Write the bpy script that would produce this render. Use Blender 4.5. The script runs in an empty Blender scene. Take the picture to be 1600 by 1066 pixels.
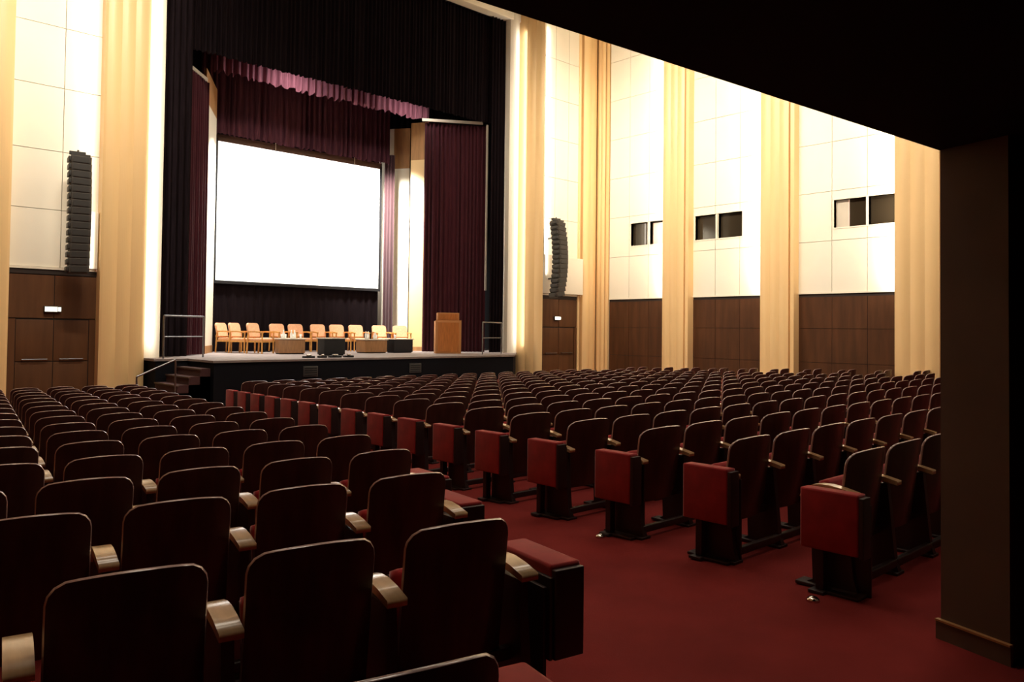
import bpy, bmesh, math, random
from mathutils import Vector, Matrix
random.seed(7)
S = bpy.context.scene
COL = S.collection
R = math.radians

# ------------------------------------------------------------------ camera, exposure, world, hall lights
cam_d = bpy.data.cameras.new('camera'); cam = bpy.data.objects.new('camera', cam_d); COL.objects.link(cam)
cam_d.sensor_width = 36; cam_d.lens = 1232/1600*36; cam_d.shift_y = -44.7/1600; cam_d.clip_start = 0.05
yaw, pitch, roll = R(-43.0), R(1.38), R(0.65)
fw = Vector((-math.sin(yaw)*math.cos(pitch), math.cos(yaw)*math.cos(pitch), math.sin(pitch)))
rt = Vector((math.cos(yaw), math.sin(yaw), 0)); up = rt.cross(fw)
r2 = rt*math.cos(roll)+up*math.sin(roll); u2 = -rt*math.sin(roll)+up*math.cos(roll)
cam.matrix_world = Matrix(((r2.x, u2.x, -fw.x, 0), (r2.y, u2.y, -fw.y, 0), (r2.z, u2.z, -fw.z, 1.6), (0, 0, 0, 1)))
S.camera = cam
S.view_settings.view_transform = 'Standard'; S.view_settings.look = 'None'
S.view_settings.gamma = 1; S.view_settings.use_curve_mapping = False; S.view_settings.exposure = 0.0
w = bpy.data.worlds.new('world'); S.world = w; w.use_nodes = True
w.node_tree.nodes['Background'].inputs[0].default_value = (0.02, 0.018, 0.016, 1)
w.node_tree.nodes['Background'].inputs[1].default_value = 0.1

WARM = (1.0, 0.88, 0.71); WHITE = (1.0, 0.95, 0.86)
def area(name, loc, target, sx, sy, power, col=WARM, spread=180):
    l = bpy.data.lights.new(name, 'AREA'); l.shape = 'RECTANGLE'; l.size = sx; l.size_y = sy
    l.energy = power; l.color = col; l.spread = R(spread)
    o = bpy.data.objects.new(name, l); COL.objects.link(o); o.location = loc
    d = Vector(target)-Vector(loc); o.rotation_euler = d.to_track_quat('-Z', 'Y').to_euler()
    return o
def spot(name, loc, target, power, ang, blend=0.4, col=WHITE, rad=0.1):
    l = bpy.data.lights.new(name, 'SPOT'); l.energy = power; l.color = col; l.spot_size = R(ang)
    l.spot_blend = blend; l.shadow_soft_size = rad
    o = bpy.data.objects.new(name, l); COL.objects.link(o); o.location = loc
    o.rotation_euler = (Vector(target)-Vector(loc)).to_track_quat('-Z', 'Y').to_euler()
    return o
# ceiling lamps of the hall
for i, (x, y, p) in enumerate([(4, 6, 170), (12, 7, 140), (19, 7, 110), (5, 13.5, 90), (12, 13.5, 90), (19, 13.5, 90)]):
    area('hall_ceiling_lamp', (x, y, 12.7), (x, y, 0), 2.4, 2.4, p, WARM)
for x in (3, 9, 15):  # added fill lights from the balcony side, brighten the far seat backs
    area('seat_back_fill', (x, 2.6, 12.6), (x+3, 16, 0), 1.2, 1.2, 150, WARM)
# upright cove tubes beside the side wall pillars and beside the portal
for (x, y, tx, ty, p) in [(21.72, 15.98, 22.5, 16.9, 75), (21.72, 12.36, 22.5, 13.3, 90), (21.72, 8.44, 22.5, 9.4, 110)]:
    area('cove_tube', (x, y, 7.6), (tx, ty, 7.6), 0.08, 9.4, p, WARM)
area('cove_tube', (5.30, 19.75, 7.6), (3.9, 20.3, 7.6), 0.08, 9.4, 35, WARM)
area('cove_tube', (19.36, 19.07, 7.9), (21.5, 19.6, 7.9), 0.08, 8.6, 45, WARM)
area('cove_tube', (6.56, 19.62, 6.6), (6.75, 20.3, 6.6), 0.08, 11.0, 45, WHITE)
area('cove_tube', (18.84, 19.62, 6.6), (18.6, 20.3, 6.6), 0.08, 11.0, 45, WHITE)
# added soft fill lights under the ceiling to brighten the walls
area('wall_fill', (11.5, 12.8, 12.3), (22, 12.8, 6.0), 9, 0.6, 430, WARM, 75)
area('wall_fill', (4.2, 13.0, 12.5), (4.6, 20, 6.5), 3, 0.5, 230, WARM, 85)
area('wall_fill', (19.0, 13.0, 12.5), (20.2, 19.2, 6.5), 2.0, 0.5, 70, WARM, 70)
# stage lamps
spot('front_of_house_lamp', (8.0, 3.2, 4.6), (13.1, 23.0, 1.3), 750, 21, 0.5, WHITE, 0.12)
for x, p in ((11.2, 46), (15.7, 32)):
    area('stage_lamp', (x, 21.25, 9.5), (x*.6+5.3, 23.2, 0.9), 0.4, 0.3, p, WHITE)
area('stage_wing_lamp', (14.6, 22.75, 7.9), (17.1, 24.3, 2.8), 0.5, 0.5, 620, WHITE, 88)
area('stage_wing_lamp', (10.7, 22.75, 7.9), (9.2, 23.0, 3.0), 0.5, 0.5, 300, WHITE, 88)

# ------------------------------------------------------------------ materials
def mat(name, col, rough=0.6, metal=0.0, spec=0.5, noise=0.0, nscale=8.0, stretch=(1, 1, 1), coat=0.0, emit=None, estr=0.0, bump=0.0, bscale=200, sheen=0.0, col2=None):
    m = bpy.data.materials.new(name); m.use_nodes = True
    nt = m.node_tree; b = nt.nodes['Principled BSDF']
    b.inputs['Base Color'].default_value = (*col, 1); b.inputs['Roughness'].default_value = rough
    b.inputs['Metallic'].default_value = metal; b.inputs['Specular IOR Level'].default_value = spec
    b.inputs['Coat Weight'].default_value = coat; b.inputs['Coat Roughness'].default_value = 0.15
    b.inputs['Sheen Weight'].default_value = sheen
    if emit: b.inputs['Emission Color'].default_value = (*emit, 1); b.inputs['Emission Strength'].default_value = estr
    if noise or bump:
        tc = nt.nodes.new('ShaderNodeTexCoord'); mp = nt.nodes.new('ShaderNodeMapping'); mp.inputs['Scale'].default_value = stretch
        nt.links.new(tc.outputs['Object'], mp.inputs['Vector'])
    if noise:
        n = nt.nodes.new('ShaderNodeTexNoise'); n.inputs['Scale'].default_value = nscale; n.inputs['Detail'].default_value = 4
        nt.links.new(mp.outputs[0], n.inputs['Vector'])
        cr = nt.nodes.new('ShaderNodeValToRGB'); e = cr.color_ramp.elements
        e[0].position = 0.3; e[1].position = 0.7
        c2 = col2 or tuple(min(1, c*(1+noise)) for c in col)
        e[0].color = (*[c*(1-noise) for c in col], 1) if not col2 else (*col, 1); e[1].color = (*c2, 1)
        nt.links.new(n.outputs['Fac'], cr.inputs[0]); nt.links.new(cr.outputs[0], b.inputs['Base Color'])
    if bump:
        n2 = nt.nodes.new('ShaderNodeTexNoise'); n2.inputs['Scale'].default_value = bscale
        nt.links.new(mp.outputs[0], n2.inputs['Vector'])
        bp = nt.nodes.new('ShaderNodeBump'); bp.inputs['Strength'].default_value = bump; bp.inputs['Distance'].default_value = 0.01
        nt.links.new(n2.outputs['Fac'], bp.inputs['Height']); nt.links.new(bp.outputs[0], b.inputs['Normal'])
    return m
M = dict(
    white=mat('painted_wall_panel', (0.87, 0.82, 0.69), 0.55, noise=0.02, nscale=1.2),
    joint=mat('panel_joint', (0.50, 0.45, 0.36), 0.8),
    tan=mat('tan_plaster', (0.82, 0.56, 0.27), 0.40, noise=0.05, nscale=0.8, stretch=(2, 2, 0.15)),
    cream=mat('cream_frame', (0.86, 0.80, 0.66), 0.45),
    dado=mat('dark_brown_panelling', (0.078, 0.029, 0.010), 0.6, spec=0.25, noise=0.22, nscale=2.0, stretch=(3, 3, 0.4)),
    dadoj=mat('dado_joint', (0.02, 0.01, 0.006), 0.7),
    door=mat('door_veneer', (0.105, 0.043, 0.016), 0.55, spec=0.3, noise=0.2, nscale=2.0, stretch=(3, 3, 0.3)),
    carpet=mat('red_carpet', (0.20, 0.022, 0.020), 0.95, spec=0.1, noise=0.16, nscale=1.6, bump=0.5, bscale=260),
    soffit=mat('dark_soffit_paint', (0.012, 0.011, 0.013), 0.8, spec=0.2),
    pillar=mat('dark_brown_wall', (0.11, 0.070, 0.050), 0.6, spec=0.3, noise=0.1, nscale=3),
    black=mat('matt_black', (0.010, 0.010, 0.012), 0.6, spec=0.3),
    blackcloth=mat('black_velour', (0.008, 0.005, 0.006), 0.95, spec=0.03, noise=0.3, nscale=6, stretch=(4, 4, .3)),
    maroon=mat('maroon_velour', (0.045, 0.009, 0.014), 0.9, spec=0.1, sheen=0.06, noise=0.25, nscale=7, stretch=(4, 4, .3)),
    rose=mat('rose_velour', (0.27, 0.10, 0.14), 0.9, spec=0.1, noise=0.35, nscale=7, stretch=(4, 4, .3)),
    plum_shade=mat('shade_darkened_plum_velour', (0.075, 0.024, 0.034), 0.9, spec=0.1, noise=0.3, nscale=7, stretch=(4, 4, .3)),  # plum velour darkened, shade on the upper border is put into the colour
    plum=mat('plum_velour', (0.055, 0.026, 0.03), 0.9, spec=0.1, sheen=0.1, noise=0.2, nscale=7, stretch=(4, 4, .3)),
    stagegrey=mat('grey_stage_covering', (0.22, 0.18, 0.17), 0.8, noise=0.12, nscale=3),
    stageblack=mat('black_stage_front', (0.007, 0.007, 0.010), 0.9, spec=0.1),
    steps=mat('dark_red_step_carpet', (0.060, 0.020, 0.020), 0.9),
    shell=mat('dark_mahogany_ply', (0.060, 0.020, 0.017), 0.45, spec=0.35, noise=0.35, nscale=2.5, stretch=(5, 5, 0.8), coat=0.3),
    edge=mat('lacquered_ply_edge', (0.42, 0.27, 0.25), 0.22, coat=0.6),
    velvet=mat('red_velvet', (0.33, 0.017, 0.019), 0.8, spec=0.15, sheen=0.25, noise=0.18, nscale=9),
    arm=mat('tan_varnished_armrest', (0.56, 0.36, 0.19), 0.28, noise=0.12, nscale=6, stretch=(6, 1, 1), coat=0.5),
    std=mat('dark_seat_standard', (0.026, 0.012, 0.012), 0.45),
    chrome=mat('chrome', (0.8, 0.78, 0.74), 0.18, metal=1.0),
    steel=mat('brushed_steel', (0.26, 0.27, 0.29), 0.35, metal=1.0),
    screen=mat('projected_screen', (0.9, 0.9, 0.9), 0.9, emit=(1, 0.99, 0.96), estr=1.5),
    sign=mat('lit_sign_face', (0.9, 0.9, 0.8), 0.5, emit=(1, 0.95, 0.75), estr=2.2),
    glass=mat('booth_glass', (0.035, 0.026, 0.016), 0.05, spec=0.4),
    booth=mat('booth_interior', (0.06, 0.045, 0.03), 0.8),
    blind=mat('pinkish_blind', (0.80, 0.58, 0.50), 0.7),
    oak=mat('ochre_wood', (0.62, 0.30, 0.075), 0.35, noise=0.2, nscale=8, stretch=(6, 6, 1)),
    peach=mat('peach_upholstery', (0.70, 0.38, 0.22), 0.85, noise=0.15, nscale=30),
    lectern=mat('orange_veneer', (0.46, 0.16, 0.036), 0.4, noise=0.2, nscale=3, stretch=(8, 8, 1)),
    lect2=mat('orange_veneer_trim', (0.50, 0.22, 0.075), 0.4),
    brown=mat('brown_veneer', (0.30, 0.15, 0.06), 0.4, noise=0.2, nscale=5, stretch=(8, 8, 1)),
    pale=mat('pale_top', (0.62, 0.55, 0.45), 0.35),
    ware=mat('clear_glassware', (0.85, 0.87, 0.85), 0.1, spec=0.8),
    spk=mat('speaker_grille_grey', (0.040, 0.032, 0.024), 0.6, noise=0.2, nscale=30),
    spk2=mat('speaker_trim', (0.028, 0.025, 0.022), 0.5),
    box=mat('sign_box_grey', (0.05, 0.05, 0.05), 0.5),
    batten=mat('dark_screen_batten', (0.10, 0.045, 0.03), 0.6),
    raw=mat('raw_timber', (0.40, 0.20, 0.075), 0.5, noise=0.2, nscale=3, stretch=(3, 3, .5)),
)

# ------------------------------------------------------------------ helpers
class MB:
    def __init__(s): s.v = []; s.f = []; s.m = []; s.sm = []; s.mats = []
    def mi(s, m):
        m = M[m] if isinstance(m, str) else m
        if m not in s.mats: s.mats.append(m)
        return s.mats.index(m)
    def add(s, vs, fs, m, smooth=False):
        b = len(s.v); s.v += [tuple(v) for v in vs]; k = s.mi(m)
        for f in fs: s.f.append([b+i for i in f]); s.m.append(k); s.sm.append(smooth)
        return s
    def box(s, a, b, m, bev=0.0, rot=None, org=None):
        x0, x1 = sorted((a[0], b[0])); y0, y1 = sorted((a[1], b[1])); z0, z1 = sorted((a[2], b[2]))
        if bev <= 0:
            vs = [(x, y, z) for z in (z0, z1) for x, y in ((x0, y0), (x1, y0), (x1, y1), (x0, y1))]
            fs = [(3, 2, 1, 0), (4, 5, 6, 7), (0, 1, 5, 4), (1, 2, 6, 5), (2, 3, 7, 6), (3, 0, 4, 7)]
        else:
            bm = bmesh.new(); bmesh.ops.create_cube(bm, size=1)
            for v in bm.verts: v.co = Vector(((x0+x1)/2+v.co.x*(x1-x0), (y0+y1)/2+v.co.y*(y1-y0), (z0+z1)/2+v.co.z*(z1-z0)))
            bev = min(bev, .45*min(x1-x0, y1-y0, z1-z0))
            bmesh.ops.bevel(bm, geom=bm.edges[:]+bm.verts[:], offset=bev, segments=2, affect='EDGES', profile=0.7)
            bm.verts.index_update(); vs = [v.co.copy() for v in bm.verts]; fs = [[v.index for v in f.verts] for f in bm.faces]; bm.free()
        if rot is not None:
            vs = [Vector(org)+rot @ (Vector(v)-Vector(org)) for v in vs]
        return s.add(vs, fs, m, bev > 0)
    def prism(s, pts, z0, z1, m, smooth=False):     # outline in xy, counter-clockwise
        n = len(pts)
        f0 = lambda p, z: (p[0], p[1], z)
        zz = (lambda p: z1) if not callable(z1) else z1
        vs = [f0(p, z0) for p in pts]+[(p[0], p[1], zz(p)) for p in pts]
        fs = [(i, (i+1) % n, n+(i+1) % n, n+i) for i in range(n)]
        s.add(vs, fs, m, smooth); return s.add(vs, [list(range(n))[::-1], list(range(n, 2*n))], m)
    def prof(s, pts, x0, x1, m, smooth=False):      # outline in yz, swept along x
        n = len(pts); vs = [(x0, *p) for p in pts]+[(x1, *p) for p in pts]
        s.add(vs, [(i, n+i, n+(i+1) % n, (i+1) % n) for i in range(n)], m, smooth)
        return s.add(vs, [list(range(n)), list(range(n, 2*n))[::-1]], m)
    def tube(s, a, b, r, m, n=8, r2=None):
        a, b = Vector(a), Vector(b); d = (b-a).normalized(); q = d.to_track_quat('Z', 'Y'); r2 = r if r2 is None else r2
        vs = [a+q @ Vector((r*math.cos(t), r*math.sin(t), 0)) for t in [2*math.pi*i/n for i in range(n)]]
        vs += [b+q @ Vector((r2*math.cos(t), r2*math.sin(t), 0)) for t in [2*math.pi*i/n for i in range(n)]]
        s.add(vs, [(i, (i+1) % n, n+(i+1) % n, n+i) for i in range(n)], m, True)
        return s.add(vs, [list(range(n))[::-1], list(range(n, 2*n))], m)
    def lathe(s, c, pr, m, n=12):
        vs = []; fs = []
        for r, z in pr:
            for i in range(n):
                t = 2*math.pi*i/n; vs.append((c[0]+r*math.cos(t), c[1]+r*math.sin(t), c[2]+z))
        for k in range(len(pr)-1):
            for i in range(n): j = (i+1) % n; fs.append((k*n+i, k*n+j, (k+1)*n+j, (k+1)*n+i))
        fs.append(list(range(n))[::-1]); fs.append([(len(pr)-1)*n+i for i in range(n)])
        return s.add(vs, fs, m, True)
    def mesh(s, name):
        me = bpy.data.meshes.new(name); me.from_pydata(s.v, [], s.f)
        for m in s.mats: me.materials.append(m)
        me.polygons.foreach_set('material_index', s.m); me.polygons.foreach_set('use_smooth', s.sm); me.update()
        return me
    def build(s, name, parent=None):
        o = bpy.data.objects.new(name, s.mesh(name)); COL.objects.link(o)
        if parent is not None: o.parent = parent
        return o
def tag(o, label=None, cat=None, group=None, kind=None):
    if label: o['label'] = label
    if cat: o['category'] = cat
    if group: o['group'] = group
    if kind: o['kind'] = kind
    return o
def struct(o): o['kind'] = 'structure'; return o
def empty(name, loc=(0, 0, 0), rz=0.0, sc=None):
    o = bpy.data.objects.new(name, None); o.empty_display_size = 0.1; COL.objects.link(o); o.location = loc; o.rotation_euler = (0, 0, rz)
    if sc: o.scale = sc
    return o
def copy_tree(o, parent=None):
    c = o.copy(); COL.objects.link(c)
    if parent is not None: c.parent = parent
    for ch in o.children: copy_tree(ch, c)
    return c

# ------------------------------------------------------------------ floor
def fz(y):          # the floor falls gently towards the stage
    return 0.0 if y < 2.2 else (-0.0265*(y-2.2) if y < 16.6 else -0.3816)
fl = MB()
ys = [-6, 0, 2.2, 16.6, 26]
for a, b in zip(ys, ys[1:]):
    fl.add([(-6, a, fz(a)), (24, a, fz(a)), (24, b, fz(b)), (-6, b, fz(b))], [(0, 1, 2, 3)], 'carpet')
fl.add([(-6, -6, -0.6), (24, -6, -0.6), (24, 26, -0.6), (-6, 26, -0.6)], [(3, 2, 1, 0)], 'carpet')
struct(fl.build('floor'))

# ------------------------------------------------------------------ side wall (right), panels, dado, windows
WX = 22.0; CZ = 12.85
ZL = [2.82, 4.30, 5.72, 7.14, 8.56, 9.98, 11.40, 12.80]
def panels_x(mb, ycuts, holes):      # raised panels with open joints on the plane x = WX
    g = 0.007
    for y1, y0 in zip(ycuts, ycuts[1:]):
        for z0, z1 in zip(ZL, ZL[1:]):
            hh = [h for h in holes if h[0] < y1-0.02 and h[1] > y0+0.02 and h[2] < z1 and h[3] > z0]
            if not hh: mb.box((WX, y0+g, z0+g), (WX+.05, y1-g, z1-g), 'white')
            else:
                h = hh[0]; a, b = max(y0+g, h[0]), min(y1-g, h[1])
                mb.box((WX, y0+g, z0+g), (WX+.05, y1-g, h[2]), 'white'); mb.box((WX, y0+g, h[3]), (WX+.05, y1-g, z1-g), 'white')
                if a > y0+g+.01: mb.box((WX, y0+g, h[2]), (WX+.05, a, h[3]), 'white')
                if b < y1-g-.01: mb.box((WX, b, h[2]), (WX+.05, y1-g, h[3]), 'white')
bays = [  # y far, joints, y near, window (y near, y far)
    (18.45, [17.55, 16.70], 15.75, [(15.93, 16.64), (16.74, 17.47)]),
    (14.90, [14.05, 13.17], 12.20, [(13.08, 13.93), (13.98, 14.80)]),
    (11.25, [10.22, 9.22], 8.25, [(8.37, 9.18), (9.25, 10.16)]),
    (7.20, [6.2, 5.2], 4.2, [])]
wr = MB()
wr.box((22.9, -6, -0.6), (23.1, 21, 13), 'black')
wr.box((22.04, -6, -0.6), (22.12, 4.2, 13), 'dado')
prev = 21.0
ZW = (4.66, 5.45)
def backing(y0, y1, wins):           # wall body behind the panels, open at the booth windows
    cuts = [y0]
    for a, b in sorted(wins): cuts += [a, b]
    cuts.append(y1)
    for i, (a, b) in enumerate(zip(cuts, cuts[1:])):
        if i % 2: wr.box((22.05, a, -0.6), (22.15, b, ZW[0]), 'joint'); wr.box((22.05, a, ZW[1]), (22.15, b, 13), 'joint')
        else: wr.box((22.05, a, -0.6), (22.15, b, 13), 'joint')
last = 4.2
for (yf, js, yn, wins) in reversed(bays):
    if yn > last: wr.box((22.05, last, -0.6), (22.15, yn, 13), 'joint')
    backing(yn, yf, wins); last = yf
wr.box((22.05, last, -0.6), (22.15, 21, 13), 'joint')
wall_r = struct(wr.build('wall_right'))
for (yf, js, yn, wins) in bays:
    p = MB(); panels_x(p, [yf]+js+[yn], [(a, b, ZW[0], ZW[1]) for a, b in wins]); p.build('wall_panel', wall_r)
    d = MB(); cuts = [yf]+js+[yn]; g = .006; zs = [-0.5, 0.80, 1.78, 2.70]
    for y1, y0 in zip(cuts, cuts[1:]):
        for z0, z1 in zip(zs, zs[1:]): d.box((22.015, y0+g, z0+g), (22.05, y1-g, z1-g), 'dado')
    d.box((22.03, yn, 2.70), (22.05, yf, 2.80), 'dadoj'); d.box((22.03, yn, -.5), (22.049, yf, 2.7), 'dadoj')
    d.box((21.985, yn, 2.785), (22.05, yf, 2.83), 'cream')
    d.build('dado_panelling', wall_r)
wn = 1
for bi, (yf, js, yn, wins) in enumerate(bays):
    for wi, (a, b) in enumerate(wins):
        f = MB(); t = 0.035
        for (y0, y1, z0, z1) in [(a-t, a, ZW[0]-t, ZW[1]+t), (b, b+t, ZW[0]-t, ZW[1]+t), (a, b, ZW[0]-t, ZW[0]), (a, b, ZW[1], ZW[1]+t)]:
            f.box((21.985, y0, z0), (22.2, y1, z1), 'cream')
        wo = struct(f.build('window_%d' % wn)); wn += 1
        MB().box((22.13, a, ZW[0]), (22.14, b, ZW[1]), 'glass').build('pane', wo)
        if bi == 0 and wi == 0:
            q = MB(); q.box((22.10, a+.05, ZW[0]), (22.115, b-.06, ZW[1]-.05), 'blind'); q.build('blind', wo)
        if bi == 2 and wi == 1:
            q = MB(); q.box((22.10, b-.36, ZW[0]), (22.115, b-.02, ZW[1]), 'pale'); q.box((22.095, b-.40, ZW[0]), (22.118, b-.36, ZW[1]), 'blind'); q.build('blind', wo)

# pillars: tan plaster with shallow rounded flutes
def lobes(a, b, n, depth, rise, base):
    pts = []
    for k in range(n):
        for i in range(9):
            t = i/8.0
            pts.append((a+(b-a)*(k+t)/n, base+depth+rise*math.sin(math.pi*t)))
        
    return pts
tn = [0]
def pillar_side(y0, y1, n=3, dep=0.36):        # on the right wall; outline in xy
    o = [(WX+.04-dd, y) for y, dd in lobes(y0+.16, y1-.05, n, dep, .035, 0)]
    o = [(WX+.05, y0), (WX+.04-dep+.03, y0), (WX+.04-dep+.02, y0+.11), (WX+.04-dep+.09, y0+.12), (WX+.04-dep+.09, y0+.15)]+o+[(WX+.04-dep+.03, y1), (WX+.05, y1)]
    m = MB(); m.prism(o[::-1], -0.5, CZ, 'tan', False); tn[0] += 1
    return struct(m.build('trim_%d' % tn[0]))
def pillar_front(x0, x1, y, n=3, dep=0.30):
    o = [(x, y-dd) for x, dd in lobes(x0+.05, x1-.05, n, dep, .035, 0)]
    o = [(x0, y+.05), (x0, y-dep+.03)]+o+[(x1, y-dep+.03), (x1, y+.05)]
    m = MB(); m.prism(o, -0.5, CZ, 'tan', False); tn[0] += 1
    return struct(m.build('trim_%d' % tn[0]))
for a, b in [(14.88, 15.90), (11.22, 12.30), (7.10, 8.38)]: pillar_side(a, b)
pillar_side(18.49, 19.06, 2, .10)
WY = 20.0; WR = 19.15
pillar_front(5.42, 6.42, WY, 3); 
m = MB(); pa, pb = Vector((18.86, 19.98)), Vector((19.12, 18.98)); dd = (pb-pa).normalized(); nn = Vector((dd.y, -dd.x))
o_ = [pa+Vector((.0, .1))]+[pa+dd*((pb-pa).length*i/24)+nn*(.03*abs(math.sin(math.pi*3*i/24))) for i in range(25)]+[Vector((19.16, 19.3)), Vector((19.2, 20.1))]
m.prism(o_, -.5, CZ, 'tan'); tn[0] += 1; struct(m.build('trim_%d' % tn[0]))
pillar_front(2.35, 3.62, WY, 3, .34)
pillar_front(21.05, 21.16, WR, 1, .06); pillar_front(21.22, 21.92, WR, 2, .14)

# front wall with the two door bays
wf = MB()
wf.box((-6, 20.10, -0.6), (3.5, 20.3, 13), 'tan')
wf.box((3.5, 20.06, 2.9), (5.5, 20.3, 13), 'joint'); wf.box((19.15, WR+.06, 2.9), (22.2, WR+.3, 13), 'joint')
wf.box((3.3, 20.35, -0.6), (5.6, 20.5, 3), 'black'); wf.box((19.15, WR+.4, -0.6), (22.2, WR+.5, 3), 'black')
wf.box((5.4, 20.05, -0.6), (6.40, 20.3, 13), 'joint'); wf.box((18.8, 20.05, -0.6), (19.5, 20.3, 13), 'joint')
wf.box((6.3, 20.06, 12.72), (19.05, 20.3, 13), 'joint')
wall_f = struct(wf.build('wall_front'))
def panels_y(x0, x1, xj, WY=20.0):
    p = MB(); g = .007; xs = [x0]+xj+[x1]
    for a, b in zip(xs, xs[1:]):
        for z0, z1 in zip([2.92, 4.22, 5.55, 7.0, 8.38, 9.8, 11.2], [4.22, 5.55, 7.0, 8.38, 9.8, 11.2, 12.6]):
            p.box((a+g, WY, z0+g), (b-g, WY+.055, z1-g), 'white')
    p.box((x0, WY-.02, 12.6), (x1, WY+.055, 12.85), 'cream', .01)
    p.box((x0, WY-.03, 2.87), (x1, WY+.055, 2.92), 'cream')
    return p.build('wall_panel', wall_f)
panels_y(3.55, 5.44, [4.66]); panels_y(19.16, 21.20, [19.85, 20.52], WR)
def door_bay(k, x0, x1, xl, xm, xr, WY=20.0):
    t = MB()
    t.box((x0, WY+.02, -.45), (x1, WY+.10, 2.80), 'dadoj'); t.box((x0, WY-.005, 2.76), (x1, WY+.10, 2.87), 'dadoj')
    g = .008
    t.box((x0, WY, 1.78), (xm-g, WY+.10, 2.74), 'door'); t.box((xm+g, WY, 1.78), (x1, WY+.10, 2.74), 'door')
    t.box((x0, WY-.01, -.40), (xl-g, WY+.10, 1.76), 'door'); t.box((xr+g, WY-.01, -.40), (x1, WY+.10, 1.76), 'door')
    d = struct(t.build('door_%d' % k))
    for a, b in ((xl, xm), (xm, xr)):
        l = MB(); l.box((a+g, WY+.0, -.37), (b-g, WY+.09, .80), 'door', .004); l.box((a+g, WY+.0, .82), (b-g, WY+.09, 1.74), 'door', .004)
        l.box((a+g, WY+.03, -.37), (b-g, WY+.09, 1.74), 'dadoj')
        lf = l.build('door_leaf', d)
        h = MB(); h.tube((a+.12, WY-.05, .86), (b-.12, WY-.05, .86), .014, 'steel')
        for xx in (a+.14, b-.14): h.tube((xx, WY-.05, .86), (xx, WY+.02, .86), .012, 'steel')
        h.build('push_bar', lf)
door_bay(1, 3.60, 5.44, 3.82, 4.56, 5.28)
door_bay(2, 19.16, 21.03, 19.30, 20.10, 20.90, WR)
def exit_sign(x0, x1, z, label, WY=20.0):
    o = tag(MB().box((x0, WY-.07, z-.07), (x1, WY-.001, z+.07), 'box', .01).build('exit_sign'), label, 'sign')
    w_ = x1-x0
    MB().box((x0+.015, WY-.076, z-.052), (x0+w_*.76, WY-.0705, z+.052), 'sign').build('lit_panel', o)
    MB().box((x0+w_*.80, WY-.076, z-.045), (x1-.015, WY-.0705, z+.045), 'sign').build('lit_panel', o)
exit_sign(4.35, 4.70, 1.98, 'small lit exit sign above the double door left of the stage')
exit_sign(19.84, 20.15, 2.08, 'small lit exit sign above the door right of the stage', WR)
# portal: cream frame round the stage opening
m = MB()
def quarter(xa, xb):
    n = 8; o = []
    for i in range(n+1):
        t = i/n; o.append((xa+(xb-xa)*t, WY-.02-.10*math.sin(math.pi*t)))
    return [(xa, WY+.3)]+o+[(xb, WY+.3)]
m.prism(quarter(6.42, 6.86), .86, 12.72, 'cream', False); m.prism(quarter(18.42, 18.86), .86, 12.72, 'cream', False)
m.box((6.42, WY-.08, 12.45), (18.86, WY+.3, 12.72), 'cream', .02)
tn[0] += 1; struct(m.build('trim_%d' % tn[0]))

# left wall, back wall, ceiling, stage house
struct(MB().box((-6.2, -6, -.6), (-6, 20.3, 13), 'raw').build('wall_left'))
struct(MB().box((-6, -6.2, -.6), (23, -6, 13), 'pillar').build('wall_back'))
struct(MB().box((-6.2, -6.2, CZ), (23.1, 20.4, CZ+.2), 'white').build('ceiling'))
m = MB(); m.box((4.5, 26.5, -.5), (21.5, 26.7, 13.2), 'black'); m.box((4.3, 20.5, -.5), (4.5, 26.7, 13.2), 'black'); m.box((21.5, 20.5, -.5), (21.7, 26.7, 13.2), 'black')
m.box((4.3, 20.3, 13.0), (21.7, 26.7, 13.2), 'black'); struct(m.build('wall_stage'))

# balcony above the camera
def sy(x): return 1.95-.0935*x
m = MB(); pts = [(-6, -6), (23, -6), (23, sy(23)), (-6, sy(-6))]
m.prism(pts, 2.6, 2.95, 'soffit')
for k in range(5):
    yy = -0.25-k*1.25
    m.box((-6, yy-.012, 2.592), (23, yy+.012, 2.601), 'black')
struct(m.build('ceiling_balcony'))
m = MB(); e = .10
m.prism([(-6, sy(-6)-e), (23, sy(23)-e), (23, sy(23)), (-6, sy(-6))], 2.95, 3.75, 'tan')
m.prism([(-6, sy(-6)-.01), (23, sy(23)-.01), (23, sy(23)+.02), (-6, sy(-6)+.02)], 2.61, 2.66, 'raw')
tn[0] += 1; struct(m.build('trim_%d' % tn[0]))
# dark wall end at the right, under the balcony
m = MB(); wp = [(4.55, 1.52), (4.435, 1.17), (9, 1.0), (21.9, 0.2), (21.9, .6), (9, 1.35)]
m.prism(wp[:3]+[(9, 1.42)], 0, 2.6, 'pillar'); m.box((9, 1.0, 0), (22.0, 1.42, 2.6), 'pillar')
wpil = struct(m.build('wall_rear'))
m = MB(); d = Vector((4.50-4.385, 1.52-1.17)).normalized(); nx, ny = -d.y, d.x
p0 = (4.555, 1.535); p1 = (4.43, 1.155)
m.prism([p0, (p0[0]+nx*.02, p0[1]+ny*.02), (p1[0]+nx*.02, p1[1]+ny*.02), p1], 0, .095, 'pillar')
m.prism([p0, (p0[0]+nx*.026, p0[1]+ny*.026), (p1[0]+nx*.026, p1[1]+ny*.026), p1], .095, .105, 'raw')
struct(m.build('baseboard_rear'))

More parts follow.
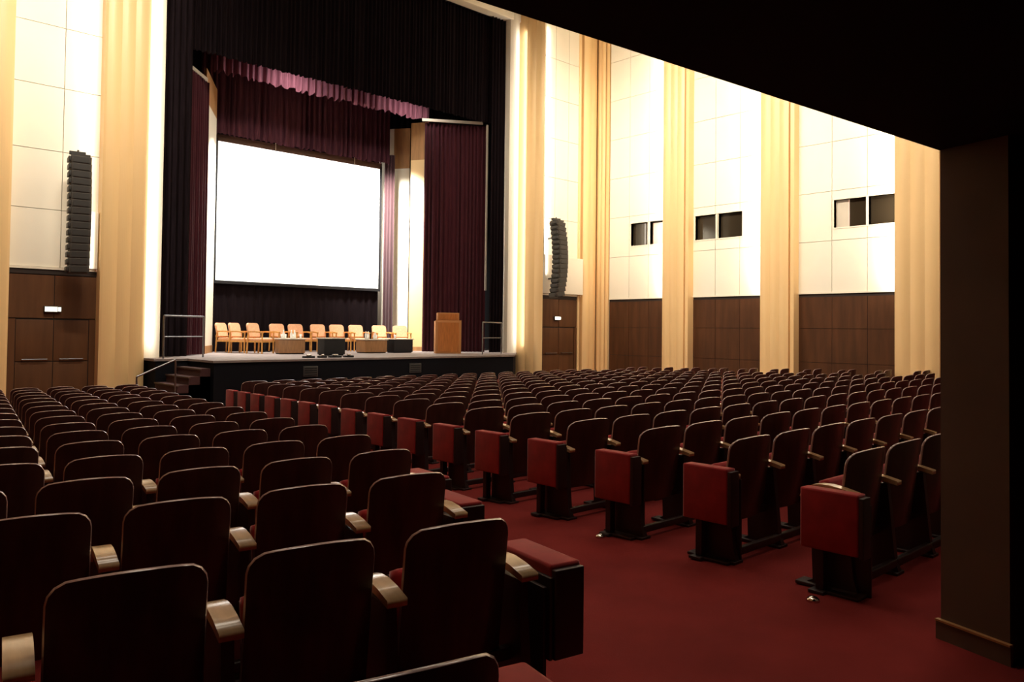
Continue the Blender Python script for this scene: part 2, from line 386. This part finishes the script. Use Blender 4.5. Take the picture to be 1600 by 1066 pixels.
# ------------------------------------------------------------------ stage
SZ = 0.86
st = empty('stage', (12.6, 18.2, -.38)); tag(st, 'low black-fronted stage with a grey top below the large screen', 'stage')
inv = Matrix.Translation((-12.6, -18.2, .38))
def on(parent, o): o.parent = parent; o.matrix_parent_inverse = parent.matrix_world.inverted(); return o
bpy.context.view_layer.update()
deck = [(7.22, 17.6), (16.95, 18.05), (18.80, 19.9), (18.80, 20.4), (21.5, 20.4), (21.5, 26.5), (4.5, 26.5), (4.5, 20.4), (6.45, 20.4), (6.45, 19.12), (7.22, 19.12)]
m = MB(); m.prism(deck, SZ-.05, SZ, 'stagegrey'); on(st, m.build('stage_top'))
dk = [(7.25, 17.63), (16.93, 18.08), (18.77, 19.92), (18.77, 20.3), (6.5, 20.3), (6.5, 19.15), (7.25, 19.15)]
m = MB(); m.prism(dk, -.38, SZ-.05, 'stageblack'); on(st, m.build('stage_front'))
for x, nm in ((9.7, 'vent'), (13.0, 'vent')):
    m = MB(); yy = 17.63+(x-7.25)*.0465; m.box((x-.18, yy-.03, .42), (x+.22, yy+.01, .68), 'box', .01)
    for k in range(4): m.box((x-.15, yy-.036, .45+k*.055), (x+.19, yy-.028, .475+k*.055), 'black')
    on(st, m.build(nm))
# steps up to the stage on the left
m = MB(); n = 6
for k in range(n):
    z1 = -.38+(SZ+.38)*(k+1)/(n+1)
    m.box((5.72+k*.25, 17.70, -.38), (7.20, 19.08, z1), 'steps')
    m.box((5.70+k*.25, 17.68, z1-.03), (5.75+k*.25, 19.08, z1), 'pillar')
ss = tag(m.build('stage_steps'), 'dark carpeted steps up the left end of the stage', 'stairs')
def rail(name, pts, label):
    o = empty(name, pts[0]); tag(o, label, 'railing'); bpy.context.view_layer.update()
    for p in pts: on(o, MB().tube(p, (p[0], p[1], p[2]+1.02), .022, 'steel').build('post'))
    for zz in (1.02, .52): 
        m = MB()
        for a, b in zip(pts, pts[1:]): m.tube((a[0], a[1], a[2]+zz), (b[0], b[1], b[2]+zz), .022 if zz > 1 else .014, 'steel')
        on(o, m.build('handrail' if zz > 1 else 'mid_rail'))
rail('stage_railing', [(6.72, 19.3, SZ), (7.90, 19.9, SZ)], 'thin steel railing on the stage left of the chairs')
rail('stage_railing', [(16.45, 19.0, SZ), (17.62, 19.4, SZ)], 'thin steel railing on the stage right of the lectern')
m = MB(); m.tube((5.60, 17.62, -.38), (5.60, 17.62, .55), .02, 'steel'); m.tube((6.40, 17.62, -.3), (6.40, 17.62, .88), .02, 'steel'); m.tube((5.60, 17.62, .55), (6.40, 17.62, .90), .02, 'steel')
tag(m.build('stair_handrail'), 'short steel handrail at the foot of the stage steps', 'railing')

# ------------------------------------------------------------------ curtains
def curtain(name, a, b, z0, z1, mt, label, pitch_=.17, amp=.06, hem=0.02, seed=1, parent=None):
    rnd = random.Random(seed); a = Vector(a); b = Vector(b); L = (b-a).length; d = (b-a)/L; nrm = Vector((d.y, -d.x))
    n = max(12, int(L/pitch_*8)); ph = [rnd.uniform(-1.4, 1.4) for _ in range(int(L/pitch_)+3)]; am = [rnd.uniform(.3, 1.35) for _ in ph]
    rows = 7; vs = []; fs = []
    for j in range(rows):
        t = j/(rows-1); z = z0+(z1-z0)*t
        for i in range(n+1):
            s_ = L*i/n; k = s_/pitch_; q = int(k); fr = k-q
            amp_ = amp*(am[q]*(1-fr)+am[q+1]*fr)*(1.1-.35*t); off = ph[q]*(1-fr)+ph[q+1]*fr
            p = a+d*s_+nrm*(amp_*math.sin(2*math.pi*k+off)); zz = z
            if j == 0: zz += hem*math.sin(4*math.pi*k/3+off*3)
            vs.append((p.x, p.y, zz))
    for j in range(rows-1):
        for i in range(n): fs.append((j*(n+1)+i, j*(n+1)+i+1, (j+1)*(n+1)+i+1, (j+1)*(n+1)+i))
    m = MB().add(vs, fs, mt, True); o = m.build(name, parent)
    if label: tag(o, label, 'curtain')
    return o
curtain('valance', (6.86, 20.46), (18.42, 20.46), 8.80, 12.5, 'blackcloth', 'wide black pleated valance across the top of the stage opening', .14, .05, .02, 3)
curtain('leg_curtain', (6.90, 20.22), (7.62, 20.22), SZ+.02, 12.45, 'blackcloth', 'narrow black curtain at the left edge of the stage opening', .15, .05, .0, 4)
curtain('leg_curtain', (17.78, 20.22), (18.40, 20.22), SZ+.02, 12.45, 'blackcloth', 'narrow black curtain at the right edge of the stage opening', .15, .05, .0, 5)
curtain('side_curtain', (7.55, 20.62), (8.62, 21.75), SZ+.02, 8.42, 'maroon', 'dark maroon pleated curtain standing at an angle left of the screen', .14, .05, 0, 6)
curtain('side_curtain', (16.10, 21.75), (17.92, 20.60), SZ+.02, 8.72, 'maroon', 'dark maroon pleated curtain standing at an angle behind the lectern', .14, .05, 0, 7)
m = MB(); m.box((-.03, 0, 8.46), (.03, 1.62, 8.56), 'pale'); o = m.build('curtain_track'); o.location = (7.50, 20.62, 0); o.rotation_euler = (0, 0, R(-43)); tag(o, 'pale curtain track over the maroon curtain left of the screen', 'curtain track')
m = MB(); m.box((-.03, 0, 8.76), (.03, 2.1, 8.85), 'pale'); o = m.build('curtain_track'); o.location = (17.75, 20.62, 0); o.rotation_euler = (0, 0, R(57.5)); tag(o, 'pale curtain track over the maroon curtain behind the lectern', 'curtain track')
m = MB(); m.box((17.83, 20.50, 3.0), (17.90, 20.53, 8.75), 'pale'); tag(m.build('curtain_cord_cover'), 'pale vertical strip beside the right maroon curtain', 'strip')
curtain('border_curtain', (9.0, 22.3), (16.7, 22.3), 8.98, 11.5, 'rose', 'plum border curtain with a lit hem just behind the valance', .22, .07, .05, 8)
curtain('border_curtain', (9.3, 24.0), (16.2, 24.0), 7.62, 10.6, 'plum_shade', 'shade-darkened plum border curtain hanging above the screen', .2, .06, .04, 9)
curtain('backdrop', (6.2, 26.2), (20.0, 26.2), SZ+.02, 11, 'blackcloth', 'black backdrop curtain behind the screen and chairs', .3, .06, .0, 10)
curtain('leg_curtain', (16.12, 24.20), (16.40, 23.95), SZ+.02, 8.0, 'plum', 'narrow plum curtain right beside the screen', .12, .04, .0, 11)
# angled white wing flats
def flat(p, q, z0, z1, label, timber):
    a, b = Vector(p), Vector(q); d = (b-a).normalized(); nn = Vector((-d.y, d.x))*.06
    o = empty('wing_flat', (a.x, a.y, SZ)); tag(o, label, 'wing flat'); bpy.context.view_layer.update()
    m = MB(); m.prism([a, b, b+nn, a+nn], z0, z1, 'cream'); on(o, m.build('panel'))
    m = MB(); m.prism([a-d*.02-nn*.2, b+d*.02-nn*.2, b+d*.02+nn*1.2, a-d*.02+nn*1.2], SZ, z0, 'raw'); on(o, m.build('plinth'))
    if timber:
        m = MB(); m.prism([a, b, b+nn, a+nn], z1, z1+.9, 'raw'); on(o, m.build('timber_header'))
    else:
        c = a+(b-a)*.48; m = MB(); m.prism([c, b, b+nn, c+nn], z1, z1+1.5, 'raw'); on(o, m.build('timber_header'))
        m = MB(); m.prism([a, c, c+nn, a+nn], z1, z1+1.5, 'cream'); on(o, m.build('upper_panel'))
flat((8.66, 21.95), (9.70, 23.75), SZ+.22, 8.0, 'tall white wing flat left of the screen, a narrow bright strip', 1)
flat((16.35, 24.9), (17.02, 23.9), SZ+.05, 7.6, 'tall bright white wing flat right of the screen', 0)
m = MB(); m.prism([(16.64, 23.3), (16.98, 22.75), (17.06, 22.82), (16.72, 23.37)], SZ+.15, 7.75, 'tan'); m.prism([(16.64, 23.3), (16.98, 22.75), (17.06, 22.82), (16.72, 23.37)], 7.75, 9.1, 'raw'); m.prism([(16.62, 23.30), (16.98, 22.71), (17.08, 22.82), (16.70, 23.40)], SZ, SZ+.15, 'raw')
tag(m.build('wing_post'), 'tan upright panel between the bright wing flat and the right maroon curtain', 'panel')

# screen
SY = 24.3; sx0, sx1, sz0, sz1 = 9.98, 15.98, 3.10, 7.47
sc = empty('projection_screen', ((sx0+sx1)/2, SY, SZ)); tag(sc, 'large bright white projection screen hanging over the stage', 'screen'); bpy.context.view_layer.update()
on(sc, MB().box((sx0, SY, sz0), (sx1, SY+.03, sz1), 'screen').build('screen_surface'))
m = MB(); m.box((sx0-.08, SY-.02, sz0-.10), (sx1+.08, SY+.06, sz0), 'black'); m.box((sx0-.08, SY-.02, sz0), (sx0, SY+.06, sz1+.1), 'black'); m.box((sx1, SY-.02, sz0), (sx1+.08, SY+.06, sz1+.1), 'black')
m.box((sx0-.08, SY-.02, sz1), (sx1+.08, SY+.06, sz1+.22), 'batten', .01); on(sc, m.build('screen_frame'))
m = MB()
for x in (11.9, 14.9): m.box((x-.015, SY-.03, sz1-.02), (x+.015, SY-.015, sz1+.25), 'pale')
on(sc, m.build('hanger'))
o = curtain('masking_skirt', (sx0-.05, SY+.10), (sx1+.05, SY+.10), SZ+.01, sz0+.02, 'blackcloth', None, .3, .03, 0, 12); on(sc, o)

# ------------------------------------------------------------------ stage furniture
def armchair():
    r = empty('stage_armchair')
    MB().box((-.26, -.24, .36), (.26, .22, .45), 'peach', .03).build('seat', r)
    rot = Matrix.Rotation(R(-10), 3, 'X')
    m = MB(); n = 10; vs = []; fs = []
    o = []
    for i in range(n+1):
        t = math.pi*i/n; o.append((-.19*math.cos(t)*(1)+0, .80+.10*math.sin(t)))
    out = [(-.26, .50)]+[(-.26+.10*(1-math.cos(t)), .80+.10*math.sin(t)) for t in [math.pi/2*i/5 for i in range(6)]]+[(.26-.10*(1-math.cos(t)), .80+.10*math.sin(t)) for t in [math.pi/2*(1-i/5) for i in range(6)]]+[(.26, .50)]
    k = len(out); lean = lambda z: .20+(z-.5)*.22
    vs = [(x, lean(z), z) for x, z in out]+[(x, lean(z)+.06, z) for x, z in out]
    fs = [list(range(k)), list(range(k, 2*k))[::-1]]+[(i, (i+1) % k, k+(i+1) % k, k+i) for i in range(k)]
    m.add(vs, fs, 'peach'); b = m.build('backrest', r)
    m = MB(); m.box((-.27, .25, .46), (.27, .29, .52), 'oak'); m.build('back_rail', b)
    for s in (-1, 1):
        m = MB(); m.prof([(-.28, .60), (-.28, .64), (.0, .665), (.24, .66), (.24, .62), (0, .625)], s*.27-.03, s*.27+.03, 'oak'); m.build('armrest', r)
        MB().tube((s*.27, -.25, 0), (s*.27, -.25, .62), .024, 'oak').build('leg', r)
        MB().tube((s*.27, .28, 0), (s*.27, .24, .62), .024, 'oak').build('leg', r)
    m = MB(); m.box((-.27, -.26, .33), (.27, -.23, .38), 'oak'); m.box((-.28, -.25, .33), (-.255, .25, .38), 'oak'); m.box((.255, -.25, .33), (.28, .25, .38), 'oak'); m.build('seat_frame', r)
    return r
ORD = ['first', 'second', 'third', 'fourth', 'fifth', 'sixth', 'seventh', 'eighth', 'ninth', 'tenth', 'eleventh', 'twelfth', 'thirteenth', 'fourteenth', 'fifteenth', 'sixteenth', 'seventeenth', 'eighteenth', 'nineteenth', 'twentieth', 'twenty-first', 'twenty-second', 'twenty-third', 'twenty-fourth', 'twenty-fifth', 'twenty-sixth', 'twenty-seventh', 'twenty-eighth', 'twenty-ninth', 'thirtieth']
chairs = [(10.12, 23.5, 34), (10.25, 22.85, 32), (10.53, 22.22, 28), (11.82, 23.45, 8), (12.48, 23.5, 4), (13.26, 23.5, -2), (13.97, 23.5, -4), (14.70, 23.5, -8), (15.64, 23.5, -12), (16.12, 22.98, -22)]
clab = ['at the far left end, turned toward the middle', 'second from the left, close to the end chair', 'third from the left, turned inward', 'first after the gap, behind the wooden table', 'behind the glasses on the left wooden table', 'sixth from the left, behind the left black table', 'seventh from the left in the row', 'eighth from the left, left of the right wooden table', 'behind the glasses on the right wooden table', 'at the far right end, behind the right black table']
proto = armchair(); 
for i, (x, y, a) in enumerate(chairs):
    c = proto if i == 0 else copy_tree(proto)
    c.location = (x, y, SZ); c.rotation_euler = (0, 0, R(a)); tag(c, 'peach stage armchair '+clab[i], 'chair', 'armchairs on the stage')
def low_table(x, y, w_, d_, h_, body, top, name, label, rz=0):
    o = empty(name, (x, y, SZ), R(rz)); tag(o, label, 'table')
    MB().box((-w_/2+.03, -d_/2+.03, .03), (w_/2-.03, d_/2-.03, h_-.03), body, .008).build('panelled_base', o)
    m = MB(); m.box((-w_/2, -d_/2, h_-.03), (w_/2, d_/2, h_), top, .008); m.build('table_top', o)
    m = MB(); m.box((-w_/2+.06, -d_/2+.06, 0), (w_/2-.06, d_/2-.06, .03), 'black'); m.build('plinth', o)
    return o
low_table(11.10, 21.5, .82, .60, .46, 'brown', 'pale', 'coffee_table', 'low brown wooden table with glasses, left on the stage', -14)
low_table(13.96, 21.55, .88, .60, .44, 'brown', 'pale', 'coffee_table', 'low brown wooden table with glasses, right on the stage')
low_table(11.55, 19.9, .72, .45, .50, 'black', 'pale', 'black_table', 'black box table with a pale top near the stage edge')
low_table(14.94, 21.4, .80, .50, .46, 'black', 'pale', 'black_table', 'black box table with a pale top, right of the wooden tables')
o = empty('side_table', (11.40, 23.75, SZ)); tag(o, 'small pale-topped side table in the gap of the chair row', 'table')
MB().box((-.25, -.2, .42), (.25, .2, .45), 'pale', .008).build('table_top', o); MB().tube((0, 0, 0), (0, 0, .42), .04, 'black').build('leg', o); MB().lathe((0, 0, 0), [(.17, 0), (.17, .02), (.05, .035)], 'black').build('base', o)
def glassware(x, y, z, kind, label, grp):
    m = MB()
    if kind: m.lathe((0, 0, 0), [(.034, 0), (.036, .15), (.014, .20), (.014, .25)], 'ware')
    else: m.lathe((0, 0, 0), [(.028, 0), (.035, .12)], 'ware')
    o = m.build('water_bottle' if kind else 'drinking_glass'); o.location = (x, y, z); tag(o, label, 'bottle' if kind else 'glass', grp)
for k in range(7): glassware(10.80+.10*k, 21.42+.09*(k % 3), SZ+.46, k % 2, 'clear %s, %s from the left on the left wooden stage table' % ('water bottle' if k % 2 else 'drinking glass', ORD[k]), 'glassware on the left wooden table')
for k in range(6): glassware(13.68+.10*k, 21.45+.09*(k % 3), SZ+.44, (k+1) % 2, 'clear %s, %s from the left on the right wooden stage table' % ('water bottle' if (k+1) % 2 else 'drinking glass', ORD[k]), 'glassware on the right wooden table')
glassware(14.72, 21.35, SZ+.46, 0, 'white cup-sized glass on the right black table', None)
# lectern
o = empty('lectern', (16.02, 20.25, SZ), R(-32)); tag(o, 'orange wooden lectern standing before the right maroon curtain', 'lectern')
MB().box((-.42, -.24, 0), (.42, .24, 1.05), 'lect2', .006).build('body', o)
MB().box((-.34, -.255, .06), (.34, -.235, 1.0), 'lectern').build('front_panel', o)
m = MB(); m.prism([(-.42, -.24), (.42, -.24), (.36, .22), (-.36, .22)], 1.05, 1.08, 'lect2')
m.box((-.35, -.2, 1.08), (.35, .2, 1.32), 'lect2', .006); m.box((-.30, -.21, 1.10), (.30, -.19, 1.28), 'lectern'); m.build('reading_desk', o)
# small devices at the stage edge
for i, (x, y, s_) in enumerate([(10.0, 18.35, .14), (10.36, 18.3, .10), (10.76, 18.35, .16), (11.2, 18.4, .12)]):
    m = MB(); m.box((-s_, -.08, 0), (s_, .08, .05), 'black', .01); m.tube((-s_*.6, -.06, .07), (s_*.7, .05, .07), .02, 'chrome')
    q = m.build('floor_connector_box'); q.location = (x, y, SZ); tag(q, 'small metal connector box at the stage edge, %s from the left' % ORD[i], 'box', 'connector boxes at the stage edge')

# ------------------------------------------------------------------ line array loudspeakers
def line_array(x, y, zt, zb, n, bow, yaw_, label, wd=.72, dp=.48):
    r = empty('line_array_speaker', (x, y, zb), yaw_); tag(r, label, 'loudspeaker')
    H_ = zt-zb; h = H_/n
    for k in range(n):
        t = (k+.5)/n; z = H_*t; off = bow*(1-(2*t-1)**2); tilt = bow*4*(2*t-1)/H_
        rot = Matrix.Rotation(tilt, 3, 'Y'); c = Vector((off, 0, z))
        m = MB(); m.box(c+Vector((-wd/2, -dp/2, -h*.49)), c+Vector((wd/2, dp/2, h*.49)), 'spk', .006, rot, c)
        m.box(c+Vector((-wd/2-.05, -dp/2+.02, -h*.30)), c+Vector((-wd/2+.02, dp/2-.03, h*.36)), 'spk2', .01, rot, c)
        cab = m.build('cabinet', r)
        g = MB(); g.box(c+Vector((-wd/2+.04, -dp/2-.012, -h*.36)), c+Vector((wd/2-.05, -dp/2+.002, h*.36)), 'spk2', .0, rot, c); g.build('grille', cab)
    m = MB(); m.box((-wd/2+.02, -.16, H_), (wd/2-.02, .16, H_+.05), 'spk2'); m.box((-.22, -.05, H_+.05), (.1, .05, H_+.12), 'spk2'); m.tube((-.05, 0, H_+.08), (-.05, 0, H_+.16), .02, 'spk2'); m.build('rigging_frame', r)
    c_, s_ = math.cos(-yaw_), math.sin(-yaw_); 
    m = MB(); L = (WR if x > 12 else WY)-y
    for zz in (H_*.25, H_*.8): m.tube((.0, 0, zz), (s_*L*1.0, c_*L*1.0, zz), .03, 'spk2')
    m.build('wall_bracket', r)
line_array(4.86, 19.35, 5.36, 2.78, 16, .02, R(-8), 'tall straight black line-array loudspeaker left of the stage', .40, .40)
line_array(19.36, 18.55, 5.34, 2.80, 16, .15, R(-8), 'curved dark line-array loudspeaker right of the stage', .36, .40)
m = MB(); m.box((19.20, WR-.06, 2.93), (19.62, WR-.005, 4.28), 'white', .01); m.box((19.62, WR-.04, 2.93), (20.05, WR-.005, 4.28), 'white'); m.box((20.05, WR-.20, 2.93), (21.14, WR-.17, 4.22), 'white', .01); m.box((20.9, WR-.18, 3.0), (20.94, WR-.005, 4.1), 'white')
tag(m.build('sound_baffle'), 'white boxed panels behind the right loudspeaker', 'baffle')
m = MB(); m.box((5.10, WY-.12, 2.93), (5.40, WY-.005, 4.25), 'white', .01); tag(m.build('sound_baffle'), 'white boxed panel beside the left loudspeaker', 'baffle')

# ------------------------------------------------------------------ theatre seats
HW = .222
def shell_mesh():
    nu, nv, th = 14, 8, .016
    def P(u, v, side):
        x = u*HW; r = .06
        top = .845+.024*(1-u*u)
        ax = abs(x)-(HW-r)
        if ax > 0: top -= r-math.sqrt(max(0, r*r-ax*ax))
        z = .26+v*(top-.26)
        y = .0+.055*u*u+(.85-z)*.13        # wraps forward at the sides, leans back
        return Vector((x, y+(th if side else 0), z))
    m = MB(); g = []
    for side in (0, 1):
        base = len(m.v); vs = []; fs = []
        us = [math.sin(math.pi/2*(2*i/nu-1)) for i in range(nu+1)]
        for j in range(nv+1):
            for i in range(nu+1): vs.append(P(us[i], (j/nv), side))
        for j in range(nv):
            for i in range(nu):
                q = [j*(nu+1)+i, j*(nu+1)+i+1, (j+1)*(nu+1)+i+1, (j+1)*(nu+1)+i]
                fs.append(q if side == 0 else q[::-1])
        m.add(vs, fs, 'shell', True); g.append(base)
    per = [(j, 0) for j in range(nv, 0, -1)][::-1]
    ring = [j*(nu+1) for j in range(nv+1)]+[nv*(nu+1)+i for i in range(1, nu+1)]+[j*(nu+1)+nu for j in range(nv-1, -1, -1)]
    # rounded lacquered edge between the two faces
    A = [Vector(m.v[g[0]+i]) for i in ring]; B = [Vector(m.v[g[1]+i]) for i in ring]
    C = []
    for k in range(len(ring)):
        a = A[max(0, k-1)]; b = A[min(len(ring)-1, k+1)]; t = (b-a).normalized(); nrm = t.cross(Vector((0, 1, 0))).normalized()
        mid = (A[k]+B[k])/2
        if nrm.dot(mid-Vector((0, .02, .55))) < 0: nrm = -nrm
        C.append(mid+nrm*.005)
    n = len(ring)
    m.add(A+C+B, [(k, k+1, n+k+1, n+k) for k in range(n-1)]+[(n+k, n+k+1, 2*n+k+1, 2*n+k) for k in range(n-1)], 'edge', True)
    return m.mesh('seat_backrest')
def pad_mesh():
    m = MB(); nu, nv = 8, 6; vs = []; fs = []
    for s_ in (0, 1):
        for j in range(nv+1):
            for i in range(nu+1):
                u = 2*i/nu-1; v = j/nv; x = u*(HW-.022); z = .40+v*(.415-.02*u**4)
                e_ = (1-u**6)*(1-(2*v-1)**8)
                y = .055*u*u+(.85-z)*.13+.017+(.008+.032*e_ if s_ else 0)
                vs.append((x, y, z))
    N = (nu+1)*(nv+1)
    for j in range(nv):
        for i in range(nu):
            q = [j*(nu+1)+i, j*(nu+1)+i+1, (j+1)*(nu+1)+i+1, (j+1)*(nu+1)+i]
            fs.append(q); fs.append([N+k for k in q[::-1]])
    ring = list(range(nu+1))+[j*(nu+1)+nu for j in range(1, nv+1)]+[nv*(nu+1)+i for i in range(nu-1, -1, -1)]+[j*(nu+1) for j in range(nv-1, 0, -1)]
    for k in range(len(ring)):
        a, b = ring[k], ring[(k+1) % len(ring)]; fs.append((a, N+a, N+b, b))
    m.add(vs, fs, 'velvet', True); return m.mesh('seat_back_cushion')
def cushion_mesh():     # tip-up cushion, folded
    m = MB(); rot = Matrix.Rotation(R(-14), 3, 'X')
    m.box((-HW+.035, .15, .33), (HW-.035, .22, .66), 'velvet', .03, rot, (0, .2, .36)); m.box((-HW+.04, .222, .35), (HW-.04, .235, .64), 'shell', .004, rot, (0, .2, .36))
    return m.mesh('tip_up_cushion')
def arm_mesh(sgn=-1):
    m = MB(); top = [(-.02, .602), (.07, .622), (.15, .632), (.21, .630), (.26, .620), (.30, .600), (.33, .570), (.345, .535)]
    low = [(.318, .535), (.305, .560), (.28, .582), (.24, .596), (.15, .600), (.07, .592), (-.02, .575)]
    c = sgn*.27; m.prof((top+low)[::-1], c-.043, c+.043, 'arm', True)
    return m.mesh('armrest')
def std_mesh(sgn=-1):
    m = MB(); c = sgn*.27
    m.prof([(.0, .10), (.05, .598), (.31, .590), (.27, .30), (.26, .04), (.34, .0), (-.03, .0)][::-1], c-.02, c+.02, 'std')
    m.box((c-.05, -.03, 0), (c+.05, .36, .02), 'std', .004)
    return m.mesh('seat_standard')
def bar_mesh():
    m = MB(); m.box((-.27, .10, .26), (.27, .14, .31), 'std', .004); m.box((-.27, -.01, .045), (.27, .03, .10), 'std', .01)
    return m.mesh('cross_rail')
ME = dict(backrest=shell_mesh(), back_cushion=pad_mesh(), tip_up_cushion=cushion_mesh(), armrest=arm_mesh(-1), seat_standard=std_mesh(-1), cross_rail=bar_mesh(), armrest_r=arm_mesh(1), standard_r=std_mesh(1))
def seat_parts(root, right_end=False, wide=False):
    for nm, me in [('backrest', 'backrest'), ('back_cushion', 'back_cushion'), ('tip_up_cushion', 'tip_up_cushion'), ('armrest', 'armrest'), ('seat_standard', 'seat_standard'), ('cross_rail', 'cross_rail')]+([('armrest', 'armrest_r'), ('seat_standard', 'standard_r')] if right_end else []):
        o = bpy.data.objects.new(nm, ME[me]); COL.objects.link(o); o.parent = root
        if not wide and nm in ('backrest', 'back_cushion'): o.scale = (.95, 1, 1)
        if not wide and nm == 'armrest': g_ = -1 if me == 'armrest' else 1; o.scale = (.86, 1, 1); o.location = (g_*.27*.14, .015, .028)
        if wide and nm == 'backrest': o.scale = (1.09, 1, 1)
        if wide and nm == 'armrest': o.scale = (.70, 1, 1); o.location = (-.27*.30, 0, .022)
def fold_parts(root, s, xi_=.352, yn=-.02):   # folded aisle seat, s=+1 stands outside the right arm, -1 outside the left
    q = lambda a, b: tuple(sorted((s*a, s*b)))
    x0, x1 = q(xi_, .505)
    MB().box((x0, yn, .275), (x1, .40, .645), 'velvet', .014).build('folded_cushion', root)
    m = MB(); m.box((x0+.003, yn-.03, .265), (x1-.003, yn-.001, .628), 'std', .005); a, b = q(xi_-.017, xi_-.0005); m.box((a, yn-.02, .265), (b, .38, .60), 'std', .004); m.build('end_panel', root)
    a, b = q(.40, .46); MB().box((a, .27, .02), (b, .32, .275), 'std', .004).build('bracket_leg', root)
    a, b = q(.316, .334); m = MB(); m.box((a, yn, 0), (b, .34, .56), 'std', .004); a, b = q(.316, .46); m.box((a, yn+.02, 0), (b, .34, .018), 'std', .004); m.build('mounting_plate', root)
    a, b = q(.36, .50); MB().box((a, .25, 0), (b, .35, .02), 'std', .004).build('foot', root)

rows_left = [(1.25, 1.33, -12.5), (2.17, 2.29, -10), (2.71, 3.38, -8), (3.16, 4.32, -5), (3.45, 5.26, -3.5), (3.62, 6.22, -3), (3.76, 7.10, -2.5), (3.90, 7.98, -2)]
while rows_left[-1][1] < 15.2: a = rows_left[-1]; rows_left.append((a[0]+.14, a[1]+.89, -1.5))
specs = []     # dist, loc, rot, sx, block, row, seat idx, end?
NL = len(rows_left)
for n, (xe, ye, ang) in enumerate(rows_left):
    a = R(ang); dx, dy = math.cos(a), math.sin(a); k = 0
    while True:
        c = .222+(.58 if n < 4 else .562)*k; x, y = xe-dx*c, ye-dy*c
        if x < .176*y-.75 or k > 12: break
        specs.append((math.hypot(x, y), (x, y, fz(y)), a, 1.074, 'L', n, k)); k += 1
NC = 16
DX = [.15, .10, .06, .02]+[0]*20
for n in range(NC):
    y = 2.13+.89*n; xl = 4.81+.146*n+DX[n]; xr = 25.2-xl; k = 0; pt = .64
    while True:
        x = xl+.265+pt*k
        if x+.265 > xr: break
        if y/x > 0.315 or (k < 5 and n < 2): specs.append((math.hypot(x, y), (x, y, fz(y)), 0.0, pt/.54, 'C', n, k))
        k += 1
    # a short block beyond the far aisle, by the panelled wall
    for q in range(2):
        x = xr+1.15+.27+.6*q
        if x < 21.6 and y/x > 0.315: specs.append((math.hypot(x, y)+50, (x, y, fz(y)), 0.0, 1.1, 'R', n, q))
specs.sort(key=lambda s: s[0])
ind = specs[:300]; rest = specs[300:]
proto_s = empty('theatre_seat'); seat_parts(proto_s)
proto_e = empty('theatre_seat'); seat_parts(proto_e, True)
proto_w = empty('theatre_seat'); seat_parts(proto_w, False, True)
used = set()
for (d, loc, a, sxx, blk, n, k) in ind:
    base = proto_w if blk == 'C' else (proto_e if k == 0 else proto_s)
    if base.name in used: o = copy_tree(base)
    else: o = base; used.add(base.name)
    o.location = loc; o.rotation_euler = (0, 0, a); o.scale = (sxx, 1, 1)
    row = ORD[n] + ' row from the back'
    if blk == 'L': lab = 'dark wooden theatre seat, left block, %s, %s' % (row, 'at the aisle' if k == 0 else '%s from the aisle' % ORD[k])
    else: lab = 'dark wooden theatre seat, right block, %s, %s' % (row, 'at the aisle' if k == 0 else '%s from the aisle' % ORD[k])
    tag(o, lab, 'theatre seat', 'theatre seats in the left block' if blk == 'L' else 'theatre seats in the right block')
# the remaining far seats as one object
fm = MB(); parts = [(ME[k], ) for k in ('backrest', 'back_cushion', 'tip_up_cushion', 'armrest', 'seat_standard')]
for (d, loc, a, sxx, blk, n, k) in rest:
    T = Matrix.Translation(loc) @ Matrix.Rotation(a, 4, 'Z') @ Matrix.Diagonal((sxx, 1, 1, 1))
    for (me,) in parts:
        vs = [T @ v.co for v in me.vertices]
        by = {}
        for p in me.polygons: by.setdefault(p.material_index, []).append(list(p.vertices))
        for mi, fs in by.items(): fm.add(vs, fs, me.materials[mi], me is not ME['armrest'])
fo = tag(fm.build('far_theatre_seats'), 'far theatre seats by the stage and the panelled right wall', 'theatre seats', None, 'stuff')

def place_fold(proto, loc, a, zs, label, grp, sxx=1.0):
    o = copy_tree(proto) if proto.name in used else proto
    used.add(proto.name); o.location = loc; o.rotation_euler = (0, 0, a); o.scale = (sxx, 1, zs)
    tag(o, label, 'folding seat', grp)
pf = empty('folded_aisle_seat'); fold_parts(pf, 1)
for n, (xe, ye, ang) in enumerate(rows_left):
    if n > 10: break
    ox, oy = {1: (.055, .02), 2: (.05, .17), 3: (.02, .05)}.get(n, (0, 0))
    a = R(ang); x, y = xe-math.cos(a)*.222+ox, ye-math.sin(a)*.222+oy
    place_fold(pf, (x, y, fz(y)), a, 1.0, 'red velvet folded aisle seat, end of left block, %s row from back' % ORD[n], 'folded seats along the left side of the aisle')
pc = empty('folded_aisle_seat'); fold_parts(pc, -1, .402, .035)
for n in range(NC):
    y = 2.13+.89*n+[-.13, -.06, -.03, 0][min(n, 3)]; x = 4.81+.146*n+DX[n]+.265+.04+[-.005, .02, .0, .015][min(n, 3)]
    place_fold(pc, (x, y, fz(y)), 0, [1.0, 1.05, 1.06, 1.07][min(n, 3)], 'red velvet folded aisle seat, end of right block, %s row from back' % ORD[n], 'folded seats along the right side of the aisle', 1.05)
for i, (x, y) in enumerate([(4.60, 2.25), (4.90, 4.18)]):
    m = MB(); m.lathe((0, 0, 0), [(.040, 0), (.037, .014), (.024, .026), (.002, .030)], 'chrome'); o = m.build('metal_floor_stud'); o.location = (x, y, fz(y))
    tag(o, 'small shiny metal floor stud below the %s folded seat of the right block' % ('nearest' if i == 0 else 'third'), 'floor stud')
